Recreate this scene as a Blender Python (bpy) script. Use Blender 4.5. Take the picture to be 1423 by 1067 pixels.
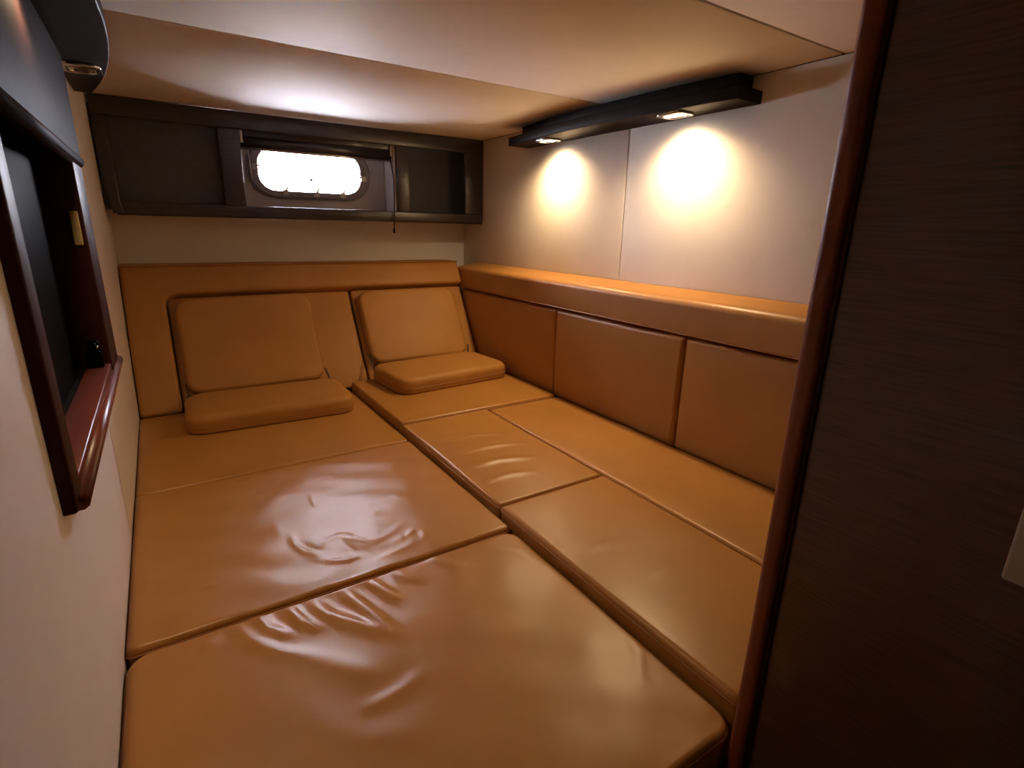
import bpy, bmesh, math, random
import numpy as np
from mathutils import Vector, Matrix, Euler

# ------------------------------------------------------------------ basics
# Lengths below are written in "u" (1 u = 0.70 m), measured from the camera;
# z = -1 u is the top of the berth cushions. w() turns them into metres.
S, CZ = 0.70, 1.15
def w(p): return Vector((p[0]*S, p[1]*S, p[2]*S + CZ))
sc = bpy.context.scene
for o in list(bpy.data.objects): bpy.data.objects.remove(o)
C = sc.collection
random.seed(4)
PI = math.pi

# ------------------------------------------------------------------ camera
F_PX = 736.5
yaw, pitch, roll = (math.radians(a) for a in (33.324, 16.383, 1.282))
fw = Vector((math.sin(yaw)*math.cos(pitch), math.cos(yaw)*math.cos(pitch), -math.sin(pitch)))
rt = Vector((math.cos(yaw), -math.sin(yaw), 0)); up = rt.cross(fw)
rt, up = (math.cos(roll)*rt + math.sin(roll)*up, -math.sin(roll)*rt + math.cos(roll)*up)
cam = bpy.data.cameras.new('camera'); co = bpy.data.objects.new('camera', cam); C.objects.link(co)
cam.sensor_width = 36; cam.lens = 36*F_PX/1423; cam.clip_start = 0.01
m = Matrix((rt, up, -fw)).transposed().to_4x4(); m.translation = w((0,0,0)); co.matrix_world = m
sc.camera = co
def ray(x, y): return rt*((x-711.5)/F_PX) + up*(-(y-533.5)/F_PX) + fw
def bedpt(x, y, z=-1.0):
    d = ray(x, y); t = z/d.z; return (d.x*t, d.y*t)

# ------------------------------------------------------------------ world, exposure
wd = bpy.data.worlds.new('daylight'); sc.world = wd; wd.use_nodes = True
bg = wd.node_tree.nodes['Background']; bg.inputs['Color'].default_value = (0.90, 0.90, 1.0, 1); bg.inputs['Strength'].default_value = 62.0
sc.view_settings.view_transform = 'Standard'; sc.view_settings.look = 'None'
sc.view_settings.gamma = 1; sc.view_settings.use_curve_mapping = False
sc.view_settings.exposure = 0.1
SPOT_W = 15.5          # each lit spotlight of the valances
WARM = (1.0, 0.70, 0.38)

# ------------------------------------------------------------------ materials
def srgb(r, g, b):
    f = lambda c: (c/255/12.92) if c/255 <= .04045 else ((c/255+.055)/1.055)**2.4
    return (f(r), f(g), f(b), 1)
def mat(name, col, rough=.5, metal=0, coat=0, spec=.5, vary=.0, vscale=6, bump=0, bscale=200, bdist=.002, stretch=None, detail=4, coat_rough=.1, sheen=0, bump2=0, b2scale=20):
    M = bpy.data.materials.new(name); M.use_nodes = True
    nt = M.node_tree; N = nt.nodes; L = nt.links; b = N['Principled BSDF']
    b.inputs['Base Color'].default_value = col; b.inputs['Roughness'].default_value = rough
    b.inputs['Metallic'].default_value = metal; b.inputs['Coat Weight'].default_value = coat
    b.inputs['Coat Roughness'].default_value = coat_rough; b.inputs['Specular IOR Level'].default_value = spec
    b.inputs['Sheen Weight'].default_value = sheen
    tc = N.new('ShaderNodeTexCoord'); src = tc.outputs['Object']
    if stretch:
        mp = N.new('ShaderNodeMapping'); mp.inputs['Scale'].default_value = stretch; L.new(src, mp.inputs['Vector']); ssrc = mp.outputs['Vector']
    else: ssrc = src
    if vary:
        n = N.new('ShaderNodeTexNoise'); n.inputs['Scale'].default_value = vscale; n.inputs['Detail'].default_value = detail; n.inputs['Roughness'].default_value = .6
        L.new(ssrc, n.inputs['Vector'])
        r = N.new('ShaderNodeValToRGB')
        r.color_ramp.elements[0].position = .3; r.color_ramp.elements[1].position = .72
        r.color_ramp.elements[0].color = tuple(c*(1-vary) for c in col[:3]) + (1,)
        r.color_ramp.elements[1].color = tuple(min(1, c*(1+vary)) for c in col[:3]) + (1,)
        L.new(n.outputs['Fac'], r.inputs['Fac']); L.new(r.outputs['Color'], b.inputs['Base Color'])
    prev = None
    for amt, sca, dist, vec in ((bump, bscale, bdist, ssrc), (bump2, b2scale, bdist*4, src)):
        if amt:
            n2 = N.new('ShaderNodeTexNoise'); n2.inputs['Scale'].default_value = sca; n2.inputs['Detail'].default_value = 3
            L.new(vec, n2.inputs['Vector'])
            bp = N.new('ShaderNodeBump'); bp.inputs['Strength'].default_value = amt; bp.inputs['Distance'].default_value = dist
            L.new(n2.outputs['Fac'], bp.inputs['Height'])
            if prev: L.new(prev, bp.inputs['Normal'])
            prev = bp.outputs['Normal']
    if prev: L.new(prev, b.inputs['Normal'])
    return M
def emit(name, col, strength):
    M = bpy.data.materials.new(name); M.use_nodes = True
    nt = M.node_tree; nt.nodes.remove(nt.nodes['Principled BSDF'])
    e = nt.nodes.new('ShaderNodeEmission'); e.inputs['Color'].default_value = col; e.inputs['Strength'].default_value = strength
    nt.links.new(e.outputs[0], nt.nodes['Material Output'].inputs['Surface']); return M

M = {}
M['leather'] = mat('tan_leather', srgb(174,122,60), rough=.33, spec=.42, vary=.08, vscale=5, bump=.10, bscale=420, bdist=.001, bump2=.10, b2scale=14)
M['leather_matte'] = mat('tan_leather_unworn', srgb(174,122,60), rough=.52, spec=.25, vary=.08, vscale=5, bump=.12, bscale=420, bdist=.001, bump2=.08, b2scale=14)
M['leather_side'] = mat('tan_leather_panel', srgb(174,122,60), rough=.40, spec=.5, vary=.08, vscale=5, bump=.12, bscale=420, bdist=.001)
M['seam'] = mat('leather_piping', srgb(160,108,56), rough=.45, vary=.1, vscale=30)
M['vinyl'] = mat('cream_vinyl', srgb(230,222,214), rough=.6, spec=.35, vary=.03, vscale=8, bump=.25, bscale=260, bdist=.0012, bump2=.1, b2scale=9)
M['ceil'] = mat('ceiling_vinyl', srgb(232,226,219), rough=.68, spec=.3, vary=.03, vscale=5, bump=.15, bscale=300, bdist=.001, bump2=.08, b2scale=5)
M['gap'] = mat('dark_joint', srgb(40,32,28), rough=.9)
M['espresso'] = mat('espresso_wood', srgb(52,47,48), rough=.32, coat=.4, coat_rough=.25, vary=.3, vscale=8, stretch=(1.5,10,14), bump=.1, bscale=60)
M['espresso_x'] = mat('espresso_wood_lengthwise', srgb(30,22,21), rough=.5, spec=.1, vary=.3, vscale=8, stretch=(10,1.2,14), bump=.1, bscale=60)
M['shelfpanel'] = mat('charcoal_panel', srgb(70,70,74), rough=.6, vary=.15, vscale=30, bump=.1, bscale=150)
M['wenge'] = mat('wenge_veneer', srgb(80,48,40), rough=.38, coat=.5, coat_rough=.35, vary=.6, vscale=9, stretch=(20,1.3,34), detail=6, bump=.25, bscale=14, bdist=.0015)
M['cherry'] = mat('cherry_trim', srgb(120,54,25), spec=.35, rough=.45, coat=.15, coat_rough=.3, vary=.22, vscale=7, stretch=(16,16,1.4), bump=.05, bscale=20)
M['cherry_y'] = mat('cherry_trim_lengthwise', srgb(112,46,24), rough=.38, coat=.2, coat_rough=.25, vary=.22, vscale=7, stretch=(16,1.4,16), bump=.05, bscale=20)
M['mahog'] = mat('dark_mahogany', srgb(54,23,17), rough=.45, spec=.12, vary=.25, vscale=7, stretch=(16,16,1.4))
M['flap'] = mat('glossy_dark_flap', srgb(36,24,25), rough=.55, spec=.025, vary=.3, vscale=7, stretch=(16,1.2,18), bump=.06, bscale=20)
M['black'] = mat('black_gloss', srgb(8,8,9), rough=.4, spec=.015, vary=.2, vscale=20)
M['blackmatte'] = mat('black_matte', srgb(12,11,12), rough=.7, vary=.2, vscale=20)
M['chrome'] = mat('chrome', srgb(200,200,205), rough=.16, metal=1, vary=.05, vscale=30)
M['steel'] = mat('brushed_steel', srgb(170,168,166), rough=.32, metal=1, vary=.06, vscale=30)
M['plate'] = mat('pale_grey_plastic', srgb(176,168,160), rough=.5, vary=.03, vscale=10)
M['ivory'] = mat('ivory_plastic', srgb(200,182,130), rough=.45, vary=.08, vscale=40)
M['liner'] = mat('window_liner', srgb(168,158,154), rough=.5, vary=.05, vscale=12)
M['jamb'] = mat('jamb_window_light', srgb(235,235,242), rough=.12, coat=.6, vary=.03)  # white put in for window light caught on the dark jamb
M['blind'] = mat('dark_blind', srgb(40,35,42), rough=.3, coat=.3, vary=.2, vscale=30, stretch=(1,8,8))
M['cord'] = mat('black_cord', srgb(14,12,12), rough=.6, vary=.1)
M['rubber'] = mat('grey_gasket', srgb(118,112,116), rough=.4, vary=.1)
M['floor'] = mat('teak_floor', srgb(96,62,38), rough=.4, vary=.25, vscale=6, stretch=(14,1.2,1), bump=.1)
M['base'] = mat('berth_base', srgb(150,132,112), rough=.6, vary=.05)
M['lamp'] = emit('lit_lens', (1,.80,.50,1), 30)
M['lampoff'] = mat('unlit_lens', srgb(120,112,100), rough=.15, coat=.5, vary=.05)
g = bpy.data.materials.new('window_glass'); g.use_nodes = True
nt = g.node_tree; nt.nodes.remove(nt.nodes['Principled BSDF'])
tr = nt.nodes.new('ShaderNodeBsdfTransparent'); tr.inputs[0].default_value = (.95,.95,.97,1)
gl = nt.nodes.new('ShaderNodeBsdfGlossy'); gl.inputs['Roughness'].default_value = .03
fr = nt.nodes.new('ShaderNodeFresnel'); mx = nt.nodes.new('ShaderNodeMixShader')
nt.links.new(fr.outputs[0], mx.inputs[0]); nt.links.new(tr.outputs[0], mx.inputs[1]); nt.links.new(gl.outputs[0], mx.inputs[2])
nt.links.new(mx.outputs[0], nt.nodes['Material Output'].inputs['Surface']); M['glass'] = g

# ------------------------------------------------------------------ object helpers
WL = {}          # world location (metres) of every object made here
def thing(name, label, cat, loc, group=None):
    o = bpy.data.objects.new(name, None); C.objects.link(o); o.empty_display_size = .05
    o.location = w(loc); WL[o] = w(loc); o['label'] = label; o['category'] = cat
    if group: o['group'] = group
    return o
def tag(o, label, cat, group=None):
    o['label'] = label; o['category'] = cat
    if group: o['group'] = group
    return o
def obj(name, geo, material, parent=None, smooth=False, bevel=0, seg=3, base=None):
    """geo = (verts in u, faces). Links ONE mesh object."""
    V, Fc = geo
    P = [w(v) for v in V]
    if parent is not None: org = WL[parent]
    else:
        mn = [min(p[i] for p in P) for i in range(3)]; mxx = [max(p[i] for p in P) for i in range(3)]
        org = Vector(((mn[0]+mxx[0])/2, (mn[1]+mxx[1])/2, mn[2]))
    me = bpy.data.meshes.new(name); me.from_pydata([p-org for p in P], [], Fc)
    bm = bmesh.new(); bm.from_mesh(me); bmesh.ops.recalc_face_normals(bm, faces=bm.faces)
    if bevel:
        es = [e for e in bm.edges if len(e.link_faces) == 2 and e.calc_face_angle(0) > .5]
        bmesh.ops.bevel(bm, geom=es, offset=bevel*S, segments=seg, affect='EDGES', profile=.5, clamp_overlap=True)
        smooth = True
    bm.to_mesh(me); bm.free()
    me.materials.append(M[material] if isinstance(material, str) else material)
    o = bpy.data.objects.new(name, me); C.objects.link(o)
    if parent is not None: o.parent = parent; WL[o] = WL[parent]
    else: o.location = org; WL[o] = org
    if smooth:
        for p in me.polygons: p.use_smooth = True
        if bevel: me.set_sharp_from_angle(angle=math.radians(50))
    return o
def struct(o): o['kind'] = 'structure'; return o
def box(x0, x1, y0, y1, z0, z1):
    V = [(x,y,z) for z in (z0,z1) for y in (y0,y1) for x in (x0,x1)]
    return V, [(0,1,3,2),(4,6,7,5),(0,4,5,1),(2,3,7,6),(0,2,6,4),(1,5,7,3)]
def join(*gs):
    V, Fc = [], []
    for v, f in gs:
        n = len(V); V += list(v); Fc += [tuple(i+n for i in q) for q in f]
    return V, Fc
def prism(poly, place, d0, d1):
    """poly = list of (a,b); place(a,b,d) -> point."""
    n = len(poly)
    V = [place(a,b,d0) for a,b in poly] + [place(a,b,d1) for a,b in poly]
    Fc = [tuple(range(n)), tuple(range(2*n-1, n-1, -1))] + [(i,(i+1)%n,n+(i+1)%n,n+i) for i in range(n)]
    return V, Fc
def tube(pts, r, n=8, closed=False):
    P = [Vector(p) for p in pts]; V, Fc = [], []; k = len(P)
    for i, p in enumerate(P):
        a = P[(i-1) % k] if closed or i > 0 else P[i]; b = P[(i+1) % k] if closed or i < k-1 else P[i]
        t = (b-a).normalized(); ref = Vector((0,0,1)) if abs(t.z) < .9 else Vector((1,0,0))
        s = t.cross(ref).normalized(); q = s.cross(t)
        V += [tuple(p + s*r*math.cos(2*PI*j/n) + q*r*math.sin(2*PI*j/n)) for j in range(n)]
    for i in range(k if closed else k-1):
        for j in range(n):
            a = i*n+j; b = i*n+(j+1)%n; c = ((i+1)%k)*n+(j+1)%n; d = ((i+1)%k)*n+j
            Fc.append((a,b,c,d))
    if not closed: Fc += [tuple(range(n))[::-1], tuple((k-1)*n+j for j in range(n))]
    return V, Fc
def rrect(cx, cy, hw, hh, r, n=8):
    out = []
    for (sx, sy, a0) in ((1,1,0),(-1,1,90),(-1,-1,180),(1,-1,270)):
        for i in range(n+1):
            a = math.radians(a0 + 90*i/n)
            out.append((cx+sx*(hw-r)+r*math.cos(a), cy+sy*(hh-r)+r*math.sin(a)))
    return out
def ring(outer, inner, place, d0, d1):
    n = len(outer)
    V = [place(a,b,d) for d in (d0,d1) for a,b in outer] + [place(a,b,d) for d in (d0,d1) for a,b in inner]
    Fc = []
    for i in range(n):
        j = (i+1) % n
        Fc += [(i,j,n+j,n+i), (2*n+i,3*n+i,3*n+j,2*n+j), (i,2*n+i,2*n+j,j), (n+i,n+j,3*n+j,3*n+i)]
    return V, Fc
def disc(cx, cy, r, place, d0, d1, n=24):
    return prism([(cx+r*math.cos(2*PI*i/n), cy+r*math.sin(2*PI*i/n)) for i in range(n)], place, d0, d1)
XY = lambda a, b, d: (a, b, d)
XZ = lambda a, b, d: (a, d, b)
YZ = lambda a, b, d: (d, a, b)

def samples(L, r, step):
    k = max(3, int(6)); e = [r*(1-math.cos(PI/2*i/k)) for i in range(k)]
    n = max(2, int((L-2*r)/step)); mid = [r + (L-2*r)*i/n for i in range(n+1)]
    return e + mid + [L-x for x in reversed(e)]
def cushion(place, a0, a1, b0, b1, th, r=.03, rc=.04, step=.04, dome=.01, f=None):
    """An upholstered pad: place(a, b, h) maps pad coordinates to the room; the face is at h = 0, the back at h = -th."""
    A = samples(a1-a0, r, step); B = samples(b1-b0, r, step); V, Fc = [], []
    W_, H_ = a1-a0, b1-b0
    na, nb = len(A), len(B)
    for y in B:
        for x in A:
            da, db = min(x, W_-x), min(y, H_-y)
            d = min(da, db)
            h = 0
            if da < r and db < r: d = r - math.hypot(r-da, r-db)
            dd = max(0, min(r, d)); h = -(r - math.sqrt(max(0, r*r-(r-dd)**2)))
            h += dome*(1-(2*x/W_-1)**4)*(1-(2*y/H_-1)**4)
            px, py = x, y
            if rc and da < rc and db < rc:                       # round the corner in plan
                vx, vy = rc-da, rc-db; l = math.hypot(vx, vy); mxx = max(vx, vy)
                if l > 0:
                    k = mxx/l; nx, ny = rc-vx*k, rc-vy*k
                    px = nx if x < W_/2 else W_-nx; py = ny if y < H_/2 else H_-ny
                    h2 = min(rc-0, mxx)                          # rounded edge follows the new outline
                    dd = max(0, min(r, rc-mxx)); h = -(r - math.sqrt(max(0, r*r-(r-dd)**2)))
            if f: h += f(a0+px, b0+py) * min(1, d/(r*1.2) if d > 0 else 0)
            V.append((a0+px, b0+py, h))
    for j in range(nb-1):
        for i in range(na-1):
            Fc.append((j*na+i, j*na+i+1, (j+1)*na+i+1, (j+1)*na+i))
    loop = [i for i in range(na)] + [j*na+na-1 for j in range(1,nb)] + [(nb-1)*na+i for i in range(na-2,-1,-1)] + [j*na for j in range(nb-2,0,-1)]
    n = len(loop); base = len(V)
    for hh in (-th*.5, -th+.008, -th):
        ins = .006 if hh == -th else 0
        for i in loop:
            x, y, _ = V[i]; cx, cy = (a0+a1)/2, (b0+b1)/2
            V.append((x+(cx-x)*ins, y+(cy-y)*ins, hh))
    prev = loop
    for k in range(3):
        cur = [base+k*n+i for i in range(n)]
        for i in range(n):
            j = (i+1) % n; Fc.append((prev[i], cur[i], cur[j], prev[j]))
        prev = cur
    Fc.append(tuple(prev))
    return [place(*v) for v in V], Fc
def outline(place, a0, a1, b0, b1, rc, h):
    return [place(a, b, h) for a, b in rrect((a0+a1)/2, (b0+b1)/2, (a1-a0)/2, (b1-b0)/2, rc, 5)]

# ------------------------------------------------------------------ measures of the cabin (u)
XL, XR, YB, YE = -.20, 2.08, 3.92, -1.70          # left wall, right wall, back wall, rear wall behind the camera
ZC, ZF = .60, -CZ/S                              # ceiling, floor
XS = 1.92                                        # face of the side cushions
XP = .862                                        # face of the wenge partition

# ------------------------------------------------------------------ structure
struct(obj('floor', box(XL-.4, XR+.1, YE-.1, YB+.3, ZF-.06, ZF), 'floor'))
ce = struct(obj('ceiling', box(XL-.4, XR+.12, YE-.1, YB+.3, ZC+.012, ZC+.08), 'gap'))
for y0, y1 in ((YE, -.30), (-.30, 1.125), (1.125, 2.215), (2.215, YB)):
    obj('ceiling_panel', box(XL, XR, y0+.0045, y1-.0045, ZC, ZC+.014), 'ceil', ce, bevel=.003, seg=2)
wr = struct(obj('wall_right', box(XR+.012, XR+.09, YE, YB+.1, ZF, ZC+.03), 'gap'))
for y0, y1 in ((.46, 2.135), (2.135, YB)):
    obj('wall_panel', box(XR, XR+.014, y0+.004, y1-.004, -.6, ZC-.001), 'vinyl', wr, bevel=.003, seg=2)
wb = struct(obj('wall_back', join(box(XL-.40, XR+.08, YB, YB+.08, ZF, .04), box(XL-.40, .44, YB, YB+.08, .04, ZC+.03), box(1.50, XR+.08, YB, YB+.08, .04, ZC+.03),
                                  box(.44, 1.50, YB, YB+.08, .04, .06), box(.44, 1.50, YB, YB+.08, .55, ZC+.03)), 'vinyl'))
wl = struct(obj('wall_left', join(box(XL-.40, XL-.012, YE, 1.11, ZF, ZC+.03), box(XL-.40, XL-.012, 2.42, YB+.08, ZF, ZC+.03), box(XL-.40, XL-.014, 1.11, 2.42, ZF, -.52)), 'gap'))
obj('wall_panel', prism([(YE,ZF),(1.96,ZF),(1.96,-.50),(1.12,-.50),(1.12,ZC-.001),(YE,ZC-.001)], YZ, XL-.014, XL), 'vinyl', wl, bevel=.003, seg=2)
obj('wall_panel', prism([(1.972,ZF),(YB,ZF),(YB,ZC-.001),(2.41,ZC-.001),(2.41,-.50),(1.972,-.50)], YZ, XL-.014, XL), 'vinyl', wl, bevel=.003, seg=2)
# behind the camera, out of view: rear wall, its doorway shut against sky light
struct(obj('wall_rear', join(box(XL-.4, -.05, YE-.08, YE, ZF, ZC+.03), box(.70, XR+.1, YE-.08, YE, ZF, ZC+.03), box(-.05, .70, YE-.08, YE, .45, ZC+.03)), 'vinyl'))
d1 = struct(obj('unseen_door', box(-.048, .698, YE-.06, YE-.02, ZF+.01, .448), 'wenge', bevel=.004, seg=2))  # unseen door leaf, added to keep sky light out of the entry
obj('door_handle', join(tube([(.02,YE-.02,-.45),(.02,YE+.05,-.45),(.14,YE+.05,-.45)], .012, 8)), 'steel', d1, smooth=True)
# wenge partition on the right with its cherry post
struct(obj('wall_partition', join(box(XP, XP+.05, YE, .411, ZF, ZC+.03), box(XP+.02, XR+.02, .37, .425, ZF, ZC+.03)), 'wenge'))
post = [(.846+.008*(1-math.cos(t)), .418+.008*(1-math.sin(t))) for t in [PI/2*i/6 for i in range(7)]]
post = [(.893,.4165),(.893,.450)] + [(.846+.014-.014*math.sin(t), .450-.014+.014*math.cos(t)) for t in [PI/2*i/6 for i in range(7)]] + \
       [(.846+.010-.010*math.cos(t), .4165+.010-.010*math.sin(t)) for t in [PI/2*i/6 for i in range(7)]]
struct(obj('trim_1', prism(post, XY, ZF, ZC), 'cherry', smooth=True)).data.set_sharp_from_angle(angle=math.radians(40))
struct(obj('trim_2', box(.856, .875, .4085, .4165, ZF, ZC), 'mahog', bevel=.002, seg=2))

# ------------------------------------------------------------------ berth
B = thing('berth', 'low fixed berth platform under the tan leather cushions', 'bed', (.86,1.9,ZF))
obj('platform', box(XL+.004, XS+.14, .50, 3.90, -1.18, -1.14), 'base', B)
obj('front_panel', box(XL+.004, XP+.04, .50, .53, ZF, -1.17), 'base', B)
obj('end_panel', box(XL+.004, XS+.14, 3.86, 3.90, ZF, -1.17), 'base', B)

def seg_d(px, py, a, b):
    vx, vy = b[0]-a[0], b[1]-a[1]; L2 = vx*vx+vy*vy
    t = 0 if L2 == 0 else max(0, min(1, ((px-a[0])*vx+(py-a[1])*vy)/L2))
    return math.hypot(px-a[0]-t*vx, py-a[1]-t*vy), t
def wrinkles(lines, z=-1.0, swell=(), seed=1, fine=0):
    Ls = []
    for pts, wid, h in lines:
        Q = [bedpt(*p, z) for p in pts]
        Ls.append((Q, wid, h, min(q[0] for q in Q)-3*wid, max(q[0] for q in Q)+3*wid, min(q[1] for q in Q)-3*wid, max(q[1] for q in Q)+3*wid))
    rnd = random.Random(seed); waves = [(rnd.uniform(2,9), rnd.uniform(2,9), rnd.uniform(0,6.3), rnd.uniform(.0004,.0012)) for _ in range(9)]
    waves += [(rnd.uniform(-40,40), rnd.uniform(-40,40), rnd.uniform(0,6.3), fine*rnd.uniform(.3,1)) for _ in range(8 if fine else 0)]
    def f(x, y):
        s = 0
        for kx, ky, ph, am in waves: s += am*math.sin(kx*x+ky*y+ph)
        for Q, wid, h, x0, x1, y0, y1 in Ls:
            if not (x0 < x < x1 and y0 < y < y1): continue
            best = 9; bt = 0; n = len(Q)-1
            for i in range(max(1, n)):
                d, t = seg_d(x, y, Q[i], Q[min(i+1, n)])
                if d < best: best, bt = d, (i+t)/max(1, n)
            ta = math.sin(PI*max(.02, min(.98, bt)))**.6 if n > 0 else 1
            s += h*ta*math.exp(-(best/wid)**2)
        for px, py, wid, h in swell:
            qx, qy = bedpt(px, py, z); s += h*math.exp(-((x-qx)**2+(y-qy)**2)/wid**2)
        return s
    return f
TOP = lambda z: (lambda a, b, h: (a, b, z+h))
def berth_cushion(label, x0, x1, y0, y1, zt, th, f=None, step=.04, r=.015, rc=.016, dome=.004, group=None, piping=True, mt='leather'):
    o = obj('berth_cushion', cushion(TOP(zt), x0, x1, y0, y1, th, r, rc, step, dome, f), mt, smooth=True)
    tag(o, label, 'cushion', group)
    if piping:
        obj('piping', tube(outline(TOP(zt), x0-.001, x1+.001, y0-.001, y1+.001, rc, -r-.002), .003, 6, True), 'seam', o, smooth=True)
    return o
XM = .905
f_mid = wrinkles([
    ([(404,741),(409,755),(424,766),(446,772)], .009, .0045), ([(440,775),(462,779),(484,777),(500,771)], .010, .0040), ([(410,752),(430,761),(452,766)], .010, -.0030),
    ([(447,757),(456,749),(468,744),(482,743)], .010, .0022), ([(470,741),(490,748),(512,752)], .010, .0028), ([(474,752),(486,760),(496,770)], .009, -.0035),
    ([(432,690),(437,701),(446,706)], .008, .0035), ([(444,667),(455,661),(463,664)], .008, .0030), ([(428,676),(420,668)], .010, .0018),
    ([(567,746),(572,738),(579,735)], .008, .0035), ([(581,735),(588,740),(589,748)], .008, .0035), ([(552,752),(561,744)], .009, .0025),
    ([(285,818),(300,811)], .009, .0025), ([(340,693),(352,686),(368,683)], .012, .0018), ([(505,757),(540,742),(560,726)], .016, .0018), ([(515,700),(545,690),(566,694)], .016, .0015),
    ([(508,720),(530,712)], .012, .0015), ([(465,700),(490,690),(520,684)], .018, .0014), ([(380,720),(392,752)], .016, .0014), ([(520,778),(560,762),(600,742)], .014, .0020)],
    swell=[(480,735,.26,-.005), (560,690,.12,.003), (400,690,.12,.0025)], seed=3, fine=.0007)
f_front = wrinkles([
    ([(330,868),(350,890),(385,905),(440,912)], .022, .007), ([(352,850),(372,872),(410,884)], .018, .008),
    ([(395,838),(418,862),(450,872)], .018, .009), ([(430,826),(452,850),(500,866),(548,884)], .020, .010),
    ([(470,812),(500,836),(530,862),(560,884)], .018, .010), ([(505,798),(540,822),(556,832)], .016, .009),
    ([(540,786),(562,800),(590,806)], .016, .007), ([(585,766),(610,780),(650,786)], .018, .006),
    ([(588,930),(565,952),(535,970),(500,984)], .022, .0055), ([(425,985),(455,1008),(500,1022),(550,1020),(598,1002)], .035, .004),
    ([(440,912),(500,930),(540,938)], .03, .005), ([(300,880),(280,905)], .02, .004),
    ([(872,872),(888,905),(892,950)], .016, .002), ([(900,855),(960,905),(995,950)], .016, -.004), ([(940,905),(975,945),(992,990)], .016, .003),
    ([(655,752),(720,765),(780,800)], .03, .003)],
    swell=[(480,850,.14,-.006), (540,960,.10,-.004)], seed=5, fine=.0004)
f_a = wrinkles([([(618,614),(655,606),(698,602)], .018, .007), ([(634,632),(680,622),(724,616)], .018, .007), ([(648,652),(690,641),(740,636)], .020, .007),
    ([(668,670),(705,660),(745,655)], .02, .004), ([(640,668),(690,700)], .02, .004)], z=-.965, seed=7)
f_b = wrinkles([([(800,770),(850,748)], .025, .003), ([(905,800),(960,780)], .025, .003), ([(740,735),(770,770)], .03, .003)], z=-.965, seed=9)
berth_cushion('wide tan leather berth cushion under the folding seat by the left wall', XL+.003, XM, 2.275, 3.245, -1.0, .135, step=.06)
berth_cushion('creased tan leather berth cushion between two wide cushions, glossy with window light', XL+.003, XM, 1.362, 2.268, -1.0, .135, f=f_mid, step=.0095)
berth_cushion('largest tan leather berth cushion with radiating wrinkles at the foot end', XL+.005, XM, .468, 1.354, -1.006, .13, f=f_front, step=.0095, rc=.05)
berth_cushion('tan leather berth cushion under the folding seat in the corner', XM+.010, 1.90, 2.405, 3.25, -.955, .18, step=.06)
berth_cushion('small wrinkled tan berth cushion beside the long narrow one', XM+.010, 1.415, 1.462, 2.398, -.965, .17, f=f_a, step=.011)
berth_cushion('smooth oblong tan berth cushion running up to the cherry wood post', XM+.010, 1.415, .475, 1.452, -.965, .17, f=f_b, step=.014)
berth_cushion('long narrow tan berth cushion along the side backrest panels', 1.425, 1.914, .475, 2.398, -.968, .167, step=.05)

# ---- backrest at the head: reclined plane from (y 3.25, z -1) to (y 3.70, z -.25)
ang = math.atan2(.45, .75); Vd = (math.sin(ang), math.cos(ang)); Nd = (-math.cos(ang), math.sin(ang))   # (y,z)
def RP(a, b, h, y0=3.25, z0=-1.0): return (a, y0 + Vd[0]*b + Nd[0]*h, z0 + Vd[1]*b + Nd[1]*h)
LT = .875                                       # length of the slope
bk = thing('head_backrest', 'reclined tan leather backrest across the head of the berth', 'backrest', (.86,3.4,-1.0))
arc = [(.0+.07-.07*math.cos(t), .70-.07+.07*math.sin(t)) for t in [PI/2*i/6 for i in range(7)]]
fram = [(XL+.004,.0),(.0,.0)] + arc + [(1.906,.70),(1.906,LT),(XL+.004,LT)]
obj('padded_frame', prism(fram, RP, -.13, 0), 'leather_matte', bk, bevel=.022, seg=4)
obj('inset_panel', cushion(RP2 := (lambda a, b, h: RP(a, b, h-.055)), .005, 1.052, .02, .70, .07, .015, .02, .06, .004), 'leather_matte', bk, smooth=True)
obj('inset_panel', cushion(RP2, 1.064, 1.902, .02, .70, .07, .015, .02, .06, .004), 'leather_matte', bk, smooth=True)
obj('capping', prism([(3.70,-.249),(3.91,-.249),(3.91,-.33),(3.76,-.33)], YZ, XL+.004, 1.906), 'leather_matte', bk)

# ---- two folding legless seats
def folding_seat(label, xa, xb, zc, y0, y1, rotz):
    t = thing('folding_seat', label, 'seat', ((xa+xb)/2, y1, zc), 'folding seats on the berth')
    obj('backrest', cushion(lambda a, b, h: RP(a, b, h+.022), xa, xb, (zc+1)/Vd[1]+.085, .665, .072, .026, .085, .03, .006), 'leather_matte', t, smooth=True)
    cx, cy = (xa+xb)/2, (y0+y1)/2; c, s = math.cos(rotz), math.sin(rotz)
    def SP(a, b, h): dx, dy = a-cx, b-cy; return (cx+c*dx-s*dy, cy+s*dx+c*dy, zc+.099+h)
    st = obj('seat', cushion(SP, xa-.030, xb+.045, y0, y1, .092, .036, .095, .03, .006), 'leather_matte', t, smooth=True)
    obj('seam_line', tube(outline(SP, xa-.030, xb+.045, y0, y1, .085, -.062), .0022, 6, True), 'seam', st, smooth=True)
    for x in (xa-.004, xb+.006):
        p = SP(x, y1-.015, -.03); q = RP(x, (zc+1)/Vd[1]+.15, .012)
        h = obj('hinge', join(tube([(p[0],p[1]-.03,p[2]), p, q], .006, 8), disc(p[1], p[2], .016, YZ, x-.010, x+.010, 14)), 'steel', t, smooth=True)
        h['label'] = 'small steel hinge'
    return t
folding_seat('folding tan leather seat leaning open beside the left wall', .035, .775, -1.0, 2.80, 3.25, math.radians(-2))
folding_seat('folding tan leather seat leaning open in the corner by the side panels', 1.085, 1.80, -.955, 2.82, 3.29, math.radians(5))

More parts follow.
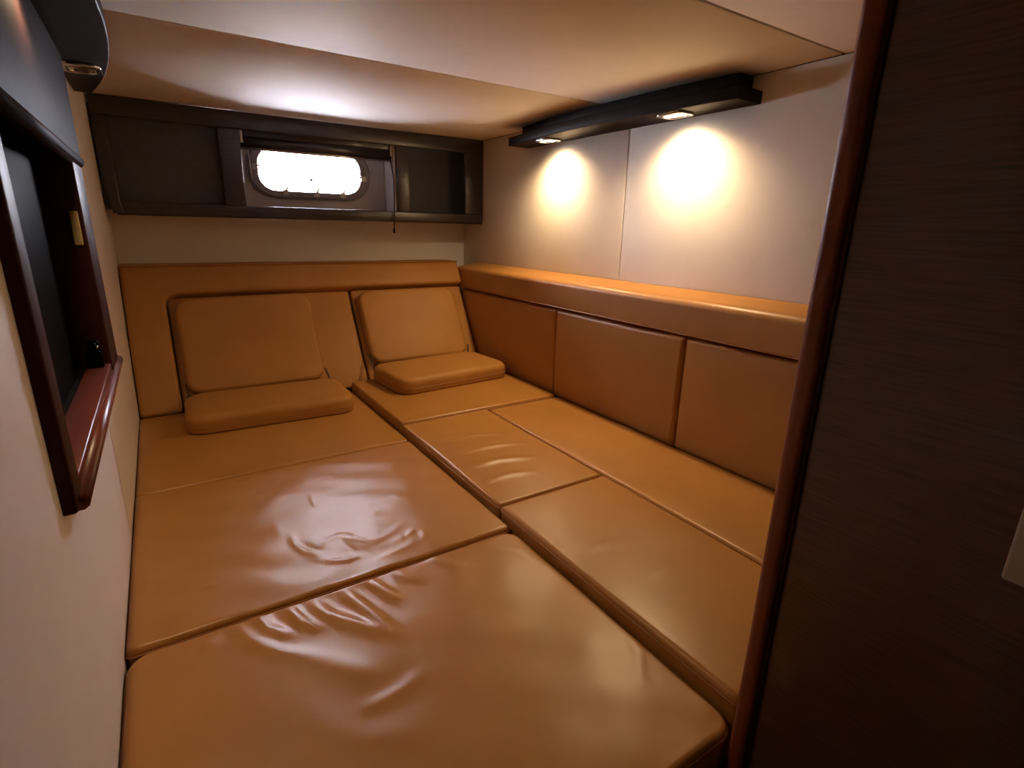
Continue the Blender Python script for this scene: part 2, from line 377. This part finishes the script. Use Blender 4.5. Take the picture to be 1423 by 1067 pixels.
# ---- side backrest along the right wall
for y0, y1, lab in ((2.475, 3.72, 'tan leather side panel in the corner behind the folding seat'), (1.53, 2.468, 'tan leather side panel between two others under the long bolster'), (.475, 1.523, 'tan leather side panel ending at the cherry wood post')):
    o = obj('side_cushion', cushion(lambda a, b, h: (XS-h, a, b), y0, y1, -.985, -.452, .13, .022, .015, .05, .008), 'leather_side', smooth=True)
    tag(o, lab, 'cushion', 'side panels along the right wall')
prof = [(XR-.004,-.44),(XS-.012,-.44)] + [(XS-.012+.03-.03*math.cos(t), -.315+.03*math.sin(t)) for t in [PI/2*i/6 for i in range(7)]] + [(XR-.004,-.262)]
bo = obj('side_bolster', prism(prof, lambda a, b, d: (a, d, b), .475, 3.70), 'leather_side', smooth=True); bo.data.set_sharp_from_angle(angle=math.radians(45))
tag(bo, 'long tan leather bolster ledge along the wall under the lit spotlights', 'bolster')
obj('top_strip', prism([(XS+.02,-.284),(XR-.003,-.258),(XR-.003,-.27),(XS+.02,-.296)], XZ, .476, 3.699), 'leather_side', bo)
obj('stitch_line', tube([(XS-.0125, .48, -.435), (XS-.0125, 3.695, -.435)], .004, 6), 'seam', bo)

# ------------------------------------------------------------------ window shelf at the head
YS = 3.60; YD = 3.80
sh = thing('window_shelf', 'dark espresso wood shelf unit framing the porthole under the ceiling', 'shelf', (.94,3.7,.03))
obj('bottom_rail', box(XL+.03, XR-.006, YS, YS+.03, .03, .092), 'espresso', sh, bevel=.006, seg=2)
obj('top_rail', box(XL+.01, XR-.006, YS, YS+.03, .505, ZC-.004), 'espresso', sh, bevel=.006, seg=2)
# left stile bulges towards the wall and is rounded at its foot
ls = [(-.128,.092),(-.128,.505),(XL+.012,.505),(XL+.008,.40),(XL+.012,.25),(XL+.022,.12),(XL+.035,.06),(XL+.06,.035),(-.12,.03)]
obj('stile', prism(ls, XZ, YS-.012, YS+.03), 'espresso', sh, bevel=.006, seg=2)
for x0, x1 in ((.368,.478), (1.41,1.50), (1.925,XR-.006)):
    obj('stile', box(x0, x1, YS, YS+.03, .092, .505), 'espresso', sh, bevel=.005, seg=2)
for x0, x1 in ((.455,.475), (1.415,1.435)):
    obj('divider', box(x0, x1, YS+.03, YB-.005, .05, .56), 'espresso', sh)
obj('shelf_board', box(XL+.01, XR-.006, YS+.03, YB-.004, .05, .075), 'espresso', sh)
obj('end_board', box(XL+.002, XL+.02, YS+.03, YB-.004, .075, .56), 'espresso', sh)
obj('back_panel', box(XL+.02, .455, YS+.055, YS+.07, .075, .57), 'shelfpanel', sh)
obj('back_panel', box(1.435, XR-.006, YS+.20, YS+.215, .075, .57), 'shelfpanel', sh)
obj('shelf_underside_bead', tube([(XL+.05,YS+.015,.028),(XR-.008,YS+.015,.028)], .006, 8), 'espresso', sh, smooth=True)

wn = thing('window_1', 'rounded porthole in a pale liner set behind the shelf', 'window', (.95,YD,.08)); wn['kind'] = 'structure'
del wn['category']
WC, WZ = .905, .318
outer = rrect(.9425, .32, .4645, .246, .01, 8); inner = rrect(WC, WZ, .345, .150, .11, 8)
obj('liner', ring(outer, inner, XZ, YD, YD+.02), 'liner', wn)
obj('jamb_light_strip', box(1.402, 1.416, YS+.032, YD, .078, .55), 'jamb', wn)  # added pale strip, brightens the jamb like window light
obj('outer_bead', ring(rrect(WC, WZ, .386, .172, .165), rrect(WC, WZ, .374, .160, .155), XZ, YD-.008, YD+.002), 'rubber', wn, smooth=False)
obj('frame', ring(rrect(WC, WZ, .375, .161, .155), rrect(WC, WZ, .318, .122, .095), XZ, YD-.016, YD+.06), 'rubber', wn, bevel=.004, seg=2)
obj('pane', prism(rrect(WC, WZ, .345, .149, .125), XZ, YD+.03, YD+.036), 'glass', wn)
for dx, dz, ang_ in ((-.17,-.132,0),(.02,-.135,0),(.19,-.132,0),(-.335,.01,90),(.335,-.02,90),(-.17,.132,0),(.19,.132,0)):
    x, z = WC+dx, WZ+dz
    c_ = obj('clip', join(box(x-.016, x+.016, YD-.024, YD-.01, z-.016, z+.016), tube([(x-.004,YD-.02,z),(x+(.014 if ang_==0 else -.03*np.sign(dx)),YD-.03,z+(.035 if dz<0 and ang_==0 else (-.03 if ang_==0 else .012)))], .006, 6)), 'steel', wn)
obj('latch_knob', disc(WC, WZ-.045, .009, XZ, YD+.012, YD+.03, 14), 'rubber', wn)

bl = thing('roller_blind', 'rolled dark blind with chrome rails above the porthole', 'blind', (.96,3.69,.40))
YBL = 3.70
obj('cassette', box(.478, 1.402, YBL-.045, YBL+.03, .475, .565), 'blind', bl, bevel=.012, seg=3)
obj('rolled_fabric', tube([(.482,YBL-.01,.455),(1.398,YBL-.01,.455)], .040, 20), 'blind', bl, smooth=True)
obj('bottom_rail', tube([(.484,YBL-.03,.416),(1.396,YBL-.03,.416)], .009, 10), 'chrome', bl, smooth=True)
obj('head_rail', tube([(.60,YBL-.052,.512),(1.1,YBL-.052,.512)], .006, 8), 'chrome', bl, smooth=True)
obj('end_bracket', box(.480, .50, YBL-.058, YBL+.01, .44, .54), 'steel', bl, bevel=.004, seg=2)
obj('end_bracket', box(1.383, 1.402, YBL-.058, YBL+.01, .44, .54), 'steel', bl, bevel=.004, seg=2)
obj('guide_wire', tube([(.525,YBL-.02,.42),(.535,YBL,.25),(.55,YD-.02,.2)], .004, 6), 'steel', bl, smooth=True)
obj('guide_wire', tube([(1.352,YBL-.02,.42),(1.357,YBL,.09)], .004, 6), 'steel', bl, smooth=True)
cd_ = obj('pull_cord', tube([(1.385,YBL-.05,.44),(1.382,YS-.012,.30),(1.378,YS-.014,.10),(1.372,YS-.016,.0),(1.370,YS-.016,-.035)], .004, 6), 'cord', bl, smooth=True)
obj('cord_weight', tube([(1.370,YS-.016,-.02),(1.370,YS-.016,-.05)], .008, 8), 'cord', cd_, smooth=True)

# ------------------------------------------------------------------ spotlight valances
def valance(label, xw, sgn, y0, y1, zb, depth_end, depth_mid, spots, group, off, power=1.0):
    """xw = wall, sgn = direction into the room; a bow-fronted board with a narrower block above."""
    t = thing('spotlight_valance', label, 'light', (xw, (y0+y1)/2, zb), group)
    def plan(ya, yb, inset):
        P = [(xw+sgn*.002, ya), (xw+sgn*.002, yb)]
        for i in range(17):
            k = i/16; y = yb+(ya-yb)*k; s = 2*(y-y0)/(y1-y0)-1
            P.append((xw+sgn*(depth_end+(depth_mid-depth_end)*(1-s*s)-inset), y))
        return P
    obj('board', prism(plan(y0, y1, 0), XY, zb, zb+.048), 'espresso_x', t, bevel=.004, seg=2)
    obj('upper_block', prism(plan(y0+.05, y1-.05, .075), XY, zb+.048, ZC-.001), 'espresso_x', t, bevel=.003, seg=2)
    for ys, lit in spots:
        xs = xw+sgn*off
        h = obj('spotlight', ring(rrect(xs, ys, .058, .070, .030, 6), rrect(xs, ys, .036, .046, .022, 6), XY, zb-.012, zb+.004), 'chrome', t, bevel=.003, seg=2)
        obj('lens', prism(rrect(xs, ys, .037, .047, .022, 6), XY, zb-.004, zb+.002), 'lamp' if lit else 'lampoff', h)
        if lit:
            nm = 'spotlight_left_offscreen' if sgn > 0 else 'spotlight_beam'   # the left one sits just above the frame; its glow shows on the flap
            l = bpy.data.lights.new(nm, 'SPOT'); l.energy = SPOT_W*power; l.color = WARM
            l.spot_size = math.radians(156); l.spot_blend = 1.0; l.shadow_soft_size = .022
            lo = bpy.data.objects.new(nm, l); C.objects.link(lo)
            lo.parent = h; lo.location = w((xs, ys, zb-.03)) - WL[h]
            lo.rotation_euler = (0, sgn*math.radians(2), 0)
    return t
valance('dark wood valance with two glowing spotlights above the leather side panels', XR, -1, 1.415, 3.03, .49, .155, .215, ((1.745,True),(2.665,True)), 'spotlight valances', .120)
valance('dark wood valance with chrome spotlight above the glossy cabinet flap', XL, 1, 1.05, 3.02, .50, .060, .165, ((1.62,True),(2.53,False)), 'spotlight valances', .066, .42)

# ------------------------------------------------------------------ cabinet niche on the left wall
cb = thing('wall_cabinet', 'cherry framed open wall cabinet with dark flap door and black interior', 'cabinet', (XL,1.76,-.505))
XF = -.178
obj('stile', box(XL-.01, XF, 1.105, 1.180, -.500, .30), 'mahog', cb, bevel=.008, seg=3)
obj('stile', box(XL-.08, XF, 2.17, 2.415, -.500, .30), 'mahog', cb, bevel=.006, seg=2)
obj('sill', box(XL-.045, XF-.004, 1.178, 2.172, -.505, -.462), 'cherry_y', cb, bevel=.004, seg=2)
obj('sill_moulding', tube([(XF-.002,1.14,-.492),(XF-.002,2.42,-.505)], .017, 10), 'cherry_y', cb, smooth=True)
obj('carcass', join(box(-.52,-.50,1.11,2.41,-.51,.58), box(-.50,XL-.012,1.11,1.13,-.51,.58), box(-.50,XL-.085,2.39,2.41,-.51,.58), box(-.50,XL-.045,1.13,2.39,-.51,-.475), box(-.50,XL-.012,1.13,2.39,.56,.585)), 'blackmatte', cb)
obj('screen', box(-.30, -.262, 1.14, 2.10, -.475, .20), 'black', cb, bevel=.006, seg=2)
fl = obj('flap_door', box(XL-.012, XF+.004, 1.0, 2.405, .19, .575), 'flap', cb, bevel=.004, seg=2)
obj('door_lip', tube([(XF-.008,1.0,.182),(XF-.008,2.41,.182)], .020, 12), 'flap', fl, smooth=True)
sp = obj('switch_plate', box(-.212, -.190, 2.160, 2.172, -.080, .022), 'ivory', cb, bevel=.003, seg=2); sp['label'] = 'small ivory switch plate'
lt = obj('latch', join(box(-.238,-.196,2.11,2.168,-.462,-.41), tube([(-.214,2.12,-.41),(-.214,2.12,-.375)], .016, 12), tube([(-.214,2.09,-.385),(-.214,2.15,-.385)], .010, 10)), 'black', cb, bevel=.004, seg=2)
obj('latch_pin', tube([(-.204,2.095,-.392),(-.204,2.13,-.392)], .004, 8), 'chrome', lt, smooth=True)

# ------------------------------------------------------------------ plate on the partition
pl = thing('wall_plate', 'pale grey plate fixed to the dark wenge partition', 'wall plate', (XP, .07, -.416))
obj('plate', box(XP-.016, XP+.004, -.02, .1425, -.416, -.18), 'plate', pl, bevel=.004, seg=2)
obj('rocker', box(XP-.022, XP-.012, .03, .09, -.34, -.25), 'plate', pl, bevel=.003, seg=2)
